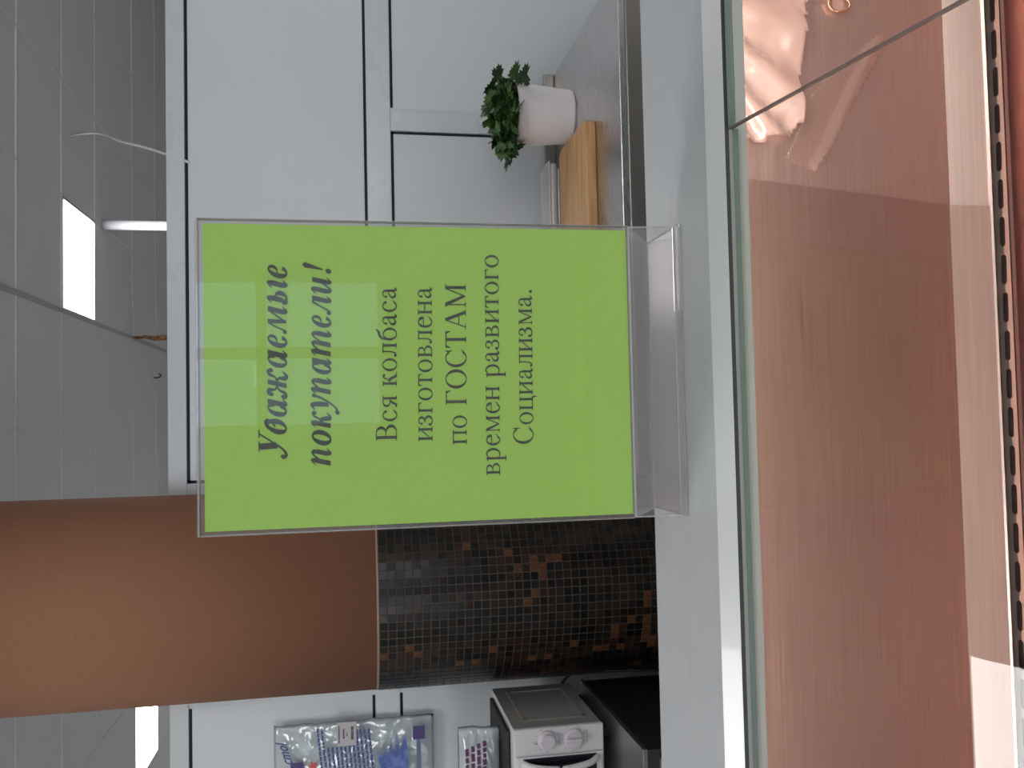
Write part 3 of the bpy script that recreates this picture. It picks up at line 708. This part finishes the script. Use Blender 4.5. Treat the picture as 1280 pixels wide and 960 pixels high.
PX, PY = .915, 2.565
t = thing('potted_plant', 'bushy green parsley-like plant in a white pot on the steel table', 'plant', (PX, PY, TZ))
obj('pot', lathe(bmesh.new(), [(.074, TZ+.0005), (.079, TZ+.006), (.092, TZ+.150), (.0975, TZ+.151), (.0985, TZ+.176), (.0955, TZ+.178), (.0915, TZ+.174), (.088, TZ+.150)], (PX, PY, 0), 120), M_pot, t, smooth=False)
obj('soil', lathe(bmesh.new(), [(.086, TZ+.146), (.086, TZ+.152)], (PX, PY, 0), 32), M_soil, t)
def leafmesh(k):
    bm = bmesh.new(); rnd = random.Random(k); s = .034
    # a three-lobed toothed leaf, slightly cupped
    out = []
    for q in range(25):
        a = -2.5+5.0*q/24; r_ = s*(.62+.38*abs(cos(a*1.5)))*(1+.16*(-1)**q)*rnd.uniform(.88, 1.1)
        out.append((r_*sin(a), r_*cos(a)*.9+s*.4, -.18*abs(r_*sin(a))+rnd.uniform(-.002, .002)))
    c0 = bm.verts.new((0, 0, 0)); vs = [bm.verts.new(p) for p in out]; mid = bm.verts.new((0, s*.5, .003))
    for a, b in zip(vs, vs[1:]): bm.faces.new((mid, a, b))
    bm.faces.new((mid, vs[-1], c0)); bm.faces.new((mid, c0, vs[0]))
    bmesh.ops.recalc_face_normals(bm, faces=bm.faces[:])
    me = bpy.data.meshes.new('leaf'); bm.to_mesh(me); bm.free(); me.materials.append(M_leaf[k%3]); return me
LM = [leafmesh(k) for k in range(6)]
stems = bmesh.new(); rnd = random.Random(4)
for k in range(190):
    a = rnd.uniform(0, 2*pi); rr = sqrt(rnd.random()); hx = .118*rr*cos(a); hy = .11*rr*sin(a)
    top = TZ+.166+.074*(1-.62*rr*rr)*rnd.uniform(.45, 1.0)
    if hx > .03: top += .012
    p = Vector((PX-.022+hx, PY+hy, top))
    base = Vector((PX+hx*.55, PY+hy*.5, TZ+.150))
    if k%2 == 0: tube(stems, [base, (base+p)/2+Vector((0,0,.01)), p], .0011, 4, False)
    place('leaf', LM[k%6], t, p, scale=(rnd.uniform(.6, 1.0),)*3, rot=(rnd.uniform(-.3, 1.1), rnd.uniform(-.6, .6), rnd.uniform(0, 2*pi)))
for p in ((PX+.095, PY-.085, TZ+.176), (PX+.09, PY-.09, TZ+.150), (PX-.105, PY-.06, TZ+.165), (PX-.115, PY-.03, TZ+.20), (PX+.105, PY-.03, TZ+.215), (PX+.085, PY, TZ+.232)):
    place('leaf', LM[int(p[0]*1e4)%6], t, p, rot=(.9, .2, p[0]*40)); tube(stems, [(PX+(p[0]-PX)*.7, PY+(p[1]-PY)*.7, TZ+.150), (PX+(p[0]-PX)*.85, PY+(p[1]-PY)*.85, TZ+.185), p], .0011, 4, False)
o = obj('stems', stems, M_leaf[2], t); o['kind'] = 'stuff'

bm = B(.10, .817, 2.292, 2.60, TZ, TZ+.030)
es = [e for e in bm.edges if abs(e.verts[0].co.z-e.verts[1].co.z) > .01]
bmesh.ops.bevel(bm, geom=es, offset=.022, segments=5, affect='EDGES', profile=.5)
es = [e for e in bm.edges if abs(e.verts[0].co.z-e.verts[1].co.z) < .001 and len(e.link_faces) == 2 and e.calc_face_angle(0) > 1]
bmesh.ops.bevel(bm, geom=es, offset=.004, segments=2, affect='EDGES', profile=.5)
tag(obj('cutting_board', bm, M_wood, origin=(.45, 2.45, TZ)), 'thick wooden cutting board lying flat on the steel table beside the pot', 'cutting board')
for k, (x1, z0, z1, lb) in enumerate(((.775, TZ+.001, TZ+.030, 'lower of two clear plastic tubs stacked behind the cutting board'), (.800, TZ+.0305, TZ+.058, 'upper of two clear plastic tubs stacked behind the cutting board'))):
    tt = thing('plastic_tub', lb, 'tub', (x1-.2, 2.685, z0), 'clear tubs behind the board')
    obj('tub_body', B(x1-.40, x1-.006, 2.625, 2.745, z0, z1-.006, bev=.008), M_tub, tt)
    obj('rim', B(x1-.404, x1-.002, 2.621, 2.749, z1-.006, z1, bev=.0025), M_tub, tt)

# ------------------------------------------------------------------ steel cabinet on the left, microwave on it
t = thing('steel_cabinet', 'dark steel counter cabinet beside the mosaic column, under the microwave', 'cabinet', (-1.3, 2.3, 0))
CXR = -.790; CYF = 2.035; CYB = 2.62
obj('cabinet_top', B(-1.9, CXR, CYF, CYB, TZ-.012, TZ, bev=.0015), mat('smooth_steel', lin(176,176,178), .34, metal=1), t, label='bright steel worktop')
obj('body', B(-1.89, CXR-.004, CYF+.006, CYB-.004, .10, TZ-.012), steel('cabinet_steel', lin(96,96,98), .35, .5, (30, 30, 2)), t)
for k in range(2):
    d = obj('door', B(-1.34+.002+k*(-.53), -.812+k*(-.53), CYF-.008, CYF+.006, .13, TZ-.04, bev=.003), M_steel_d, t)
    obj('handle', B(-1.30-.53*k, -1.28-.53*k, CYF-.03, CYF-.008, .45, .65, bev=.004), M_steel, d)
for x in (-1.84, CXR-.05):
    for y in (CYF+.06, CYB-.06): obj('foot', lathe(bmesh.new(), [(.022, 0), (.022, .10)], (x, y, 0), 12), M_black, t)

MX, MY0, MY1, MB_, MT = -.808, 2.300, 2.655, .857, 1.096
t = thing('microwave_oven', 'white microwave oven with two round dials standing on the steel cabinet', 'microwave', (MX-.21, 2.47, TZ))
bm = B(MX-.43, MX, MY0, MY1, MB_, MT, bev=.003)
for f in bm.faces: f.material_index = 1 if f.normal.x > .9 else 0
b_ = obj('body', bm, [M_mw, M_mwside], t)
bm = bmesh.new(); ya, yb, za, zb = MY0+.045, MY1-.05, MB_+.03, MT-.035   # pressed frame on the side
for q in ((ya, yb, za, za+.012), (ya, yb, zb-.012, zb), (ya, ya+.012, za, zb), (yb-.012, yb, za, zb)): box(bm, MX-.001, MX+.004, q[0], q[1], q[2], q[3], bev=.0018)
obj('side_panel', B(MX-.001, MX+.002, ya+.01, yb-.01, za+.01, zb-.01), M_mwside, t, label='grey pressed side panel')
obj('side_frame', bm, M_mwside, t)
obj('front_frame', B(MX-.432, MX+.001, MY0-.016, MY0, MB_-.002, MT+.001, bev=.004), M_mw, t)
DX = -.876
door = obj('door', B(MX-.43, DX, MY0-.026, MY0-.016, MB_+.004, MT-.004, bev=.003), M_mw, t)
obj('door_window', B(MX-.405, DX-.003, MY0-.0275, MY0-.025, MB_+.022, MT-.022, bev=.001), M_mwdark, door, label='black door glass')
hp = smooth_line([(DX-.014, MY0-.028, MB_+.020), (DX-.020, MY0-.048, MB_+.05), (DX-.026, MY0-.056, MB_+.118), (DX-.020, MY0-.048, MT-.05), (DX-.014, MY0-.028, MT-.020)], 6)
obj('door_handle', tube(bmesh.new(), hp, .0085, 10), M_mw, door, smooth=True, label='white curved handle')
for kx, kz, kr, ind in ((-.838, 1.009, .024, 0), (-.840, .938, .0265, 1)):
    kn = obj('dial', lathe(bmesh.new(), [(kr, 0), (kr*.96, .008), (kr*.8, .010), (kr*.8, .011)], (kx, MY0-.016, kz), 32, 'Y'), M_knob, t, smooth=False)
    if ind: obj('grip', B(kx-.004, kx+.004, MY0-.036, MY0-.026, kz-kr*.75, kz+kr*.75, bev=.002), M_knob, kn)
    else:
        obj('grip', lathe(bmesh.new(), [(kr*.8, 0), (kr*.72, .010), (.002, .010)], (kx, MY0-.026, kz), 32, 'Y'), M_knob, kn)
    bm = bmesh.new()
    for q in range(9):
        a = radians(-60+q*37.5)+pi/2; r_ = kr+.006
        box(bm, kx+r_*cos(a)-.0012, kx+r_*cos(a)+.0012, MY0-.0166, MY0-.0155, kz+r_*sin(a)-.0012, kz+r_*sin(a)+.0012)
    if ind == 0:
        for q in (.034, .041): box(bm, kx+.004+q*.2-.022, kx+.010-.012, MY0-.0166, MY0-.0155, kz+q-.008, kz+q-.0065)
    obj('dial_marks', bm, M_print, t)
bm = bmesh.new()
for z in (.975, .90): box(bm, -.855, -.820, MY0-.0166, MY0-.0155, z, z+.0012)
obj('panel_print', bm, M_print, t)
for x in (MX-.39, MX-.04):
    for y in (MY0+.04, MY1-.04): obj('foot', lathe(bmesh.new(), [(.014, TZ), (.012, MB_)], (x, y, 0), 12), M_black, t)

# dark tray and snack bag lying on the microwave
tag(obj('baking_tray', B(-1.16, -.825, 2.335, 2.63, MT+.001, MT+.010, bev=.004), M_black, origin=(-1, 2.48, MT)), 'thin black tray lying on top of the microwave', 'tray')
t = thing('snack_bag', 'crinkled plastic food bag with plum lettering on the microwave top', 'bag', (-1.0, 2.46, MT+.011))
def pillow(x0, x1, z0, z1, yc, th, seed, nx=26, nz=22, lean=0):
    bm = bmesh.new(); V = [{}, {}]
    for s_ in (0, 1):
        for i in range(nx+1):
            for j in range(nz+1):
                u_, v_ = i/nx, j/nz; e = (1-(2*u_-1)**6)*(1-(2*v_-1)**6)
                x = x0+(x1-x0)*u_; z = z0+(z1-z0)*v_
                d = th*e*(.6+.5*noise.noise(Vector((x*16, z*16, seed)))) + e*.010*noise.noise(Vector((x*50+9, z*50, seed+s_)))
                if s_ and (i in (0, nx) or j in (0, nz)): V[1][i, j] = V[0][i, j]; continue
                V[s_][i, j] = bm.verts.new((x+.004*noise.noise(Vector((z*30, seed, 0))), yc+lean*v_+(-d if s_ == 0 else d*.5), z))
        for i in range(nx):
            for j in range(nz):
                q = (V[s_][i, j], V[s_][i+1, j], V[s_][i+1, j+1], V[s_][i, j+1])
                bm.faces.new(q if s_ == 0 else q[::-1])
    return bm
obj('bag_film', pillow(-1.14, -.848, MT+.011, 1.222, 2.45, .035, 4, lean=.02), M_bag, t, smooth=True)
def flat(bm, pts, y):
    f = bm.faces.new([bm.verts.new((x, y, z)) for x, z in pts]); f.normal_update(); return bm
bm = bmesh.new()
for k in range(4):
    z = 1.204-.016*k
    x = -.887+.006*k
    while x > -1.09:
        w_ = random.uniform(.010, .022); flat(bm, [(x-w_, z-.0055), (x, z-.004), (x-.002, z+.0055), (x-w_-.002, z+.004)], 2.405); x -= w_+.004
obj('printed_lettering', bm, M_plum, t)
obj('printed_band', flat(bmesh.new(), [(-.885, 1.178), (-1.12, 1.178), (-1.12, 1.19), (-.885, 1.192)], 2.4065), M_white, t)
obj('printed_patch', flat(bmesh.new(), [(-.955, 1.165), (-1.05, 1.165), (-1.05, 1.13), (-.985, 1.125)], 2.4055), M_green, t)
obj('bag_stuffing', pillow(-1.12, -.87, MT+.014, 1.15, 2.47, .028, 9), mat('pale_filling', lin(150,150,140), .7), t, smooth=True)

# clear bag of blue gloves hanging on the partition
t = thing('glove_pack', 'clear plastic pack with blue printing hanging on the white partition', 'packet', (-1.07, 2.78, 1.25))
YG_ = 2.742
obj('bag_film', pillow(-1.235, -.905, 1.262, 1.742, 2.772, .030, 2, 34, 44), M_bag, t, smooth=True)
bm = bmesh.new()
for k in range(13):
    z = 1.612-.0125*k; x = -.912-(.006*k if k < 5 else .012)
    if 2 <= k <= 8: x = -.97
    seg = 0
    while x > -1.06+.0*k:
        w_ = random.uniform(.008, .02); dz_ = (-.912-x)*-.10
        flat(bm, [(x-w_, z+dz_-.0032), (x, z+dz_-.0028), (x, z+dz_+.0032), (x-w_, z+dz_+.0030)], YG_-.004); x -= w_+.0025
obj('printed_lettering', bm, M_blue, t, label='rows of small blue print')
obj('printed_square', flat(bmesh.new(), [(-.928, 1.292), (-.968, 1.292), (-.968, 1.328), (-.928, 1.328)], YG_-.004), M_purple, t, label='dark blue square')
obj('printed_strip', flat(bmesh.new(), [(-.965, 1.305), (-1.10, 1.305), (-1.10, 1.318), (-.965, 1.318)], YG_-.0035), mat('slate_print', lin(96,116,140), .5), t, label='slate blue strip')
gp = [(-1.12,1.432), (-1.04,1.430), (-.995,1.437), (-1.012,1.421), (-.985,1.412), (-1.012,1.404), (-.970,1.396), (-1.008,1.385), (-.945,1.378), (-1.004,1.368), (-.968,1.359), (-.952,1.351), (-1.0,1.345), (-1.06,1.343), (-1.12,1.345)]
bm = bmesh.new(); flat(bm, gp, YG_-.005); bmesh.ops.triangulate(bm, faces=bm.faces[:])
obj('printed_splash', bm, M_sky, t, label='jagged blue splash')
lab = obj('price_label', B(-.968, -.898, YG_-.0075, YG_-.0062, 1.498, 1.556), M_label, t, label='pale grey price label')
bm = bmesh.new()
for x0_, x1_, z0_, z1_ in ((-.956, -.908, 1.547, 1.551), (-.945, -.918, 1.533, 1.538), (-.938, -.930, 1.524, 1.527), (-.950, -.912, 1.506, 1.514)):
    x = x1_
    while x > x0_: w_ = random.uniform(.002, .005); flat(bm, [(x-w_, z0_), (x, z0_), (x, z1_), (x-w_, z1_)], YG_-.0078); x -= w_+.0012
obj('label_print', bm, M_black, lab)
# brand word on the pack
cu = bpy.data.curves.new('word', 'FONT'); cu.body = 'cmol'; cu.size = .042; cu.shear = .3; cu.offset = .0009
tmp = bpy.data.objects.new('word', cu); C.objects.link(tmp)
dg = bpy.context.evaluated_depsgraph_get(); me = bpy.data.meshes.new_from_object(tmp.evaluated_get(dg)); bpy.data.objects.remove(tmp)
bm = bmesh.new(); bm.from_mesh(me)
for v in bm.verts: v.co = Vector((-1.012+v.co.x*.78, YG_-.004, 1.684+v.co.y+v.co.x*.25))
obj('printed_word', bm, M_blue, t, label='dark blue word')
bm = B(-1.055, -1.006, YG_-.0042, YG_-.0036, 1.655, 1.692, bev=.0002)
obj('printed_emblem', bm, M_purple, t, label='purple square emblem')
bm = bmesh.new(); flat(bm, [(-1.02+.016*(1 if k%2 == 0 else .5)*cos(k*pi/5+.3), 1.627+.016*(1 if k%2 == 0 else .5)*sin(k*pi/5+.3)) for k in range(10)], YG_-.0045)
bmesh.ops.triangulate(bm, faces=bm.faces[:]); obj('printed_star', bm, M_red, t, label='red star')
obj('hook', tube(bmesh.new(), smooth_line([(-1.07, 2.806, 1.735), (-1.07, 2.765, 1.735), (-1.07, 2.755, 1.75)], 4), .003, 6), M_steel, t)

# black power cable between microwave and partition
tag(obj('power_cable', tube(bmesh.new(), smooth_line([(-.90, 2.668, .93), (-.80, 2.675, .86), (-.775, 2.64, .80), (-.768, 2.60, .70), (-.77, 2.58, .58), (-.80, 2.66, .35), (-.86, 2.70, .01)], 5), .004, 6), M_black, smooth=True),
    'black power cable hanging down between the steel cabinet and the column', 'cable')
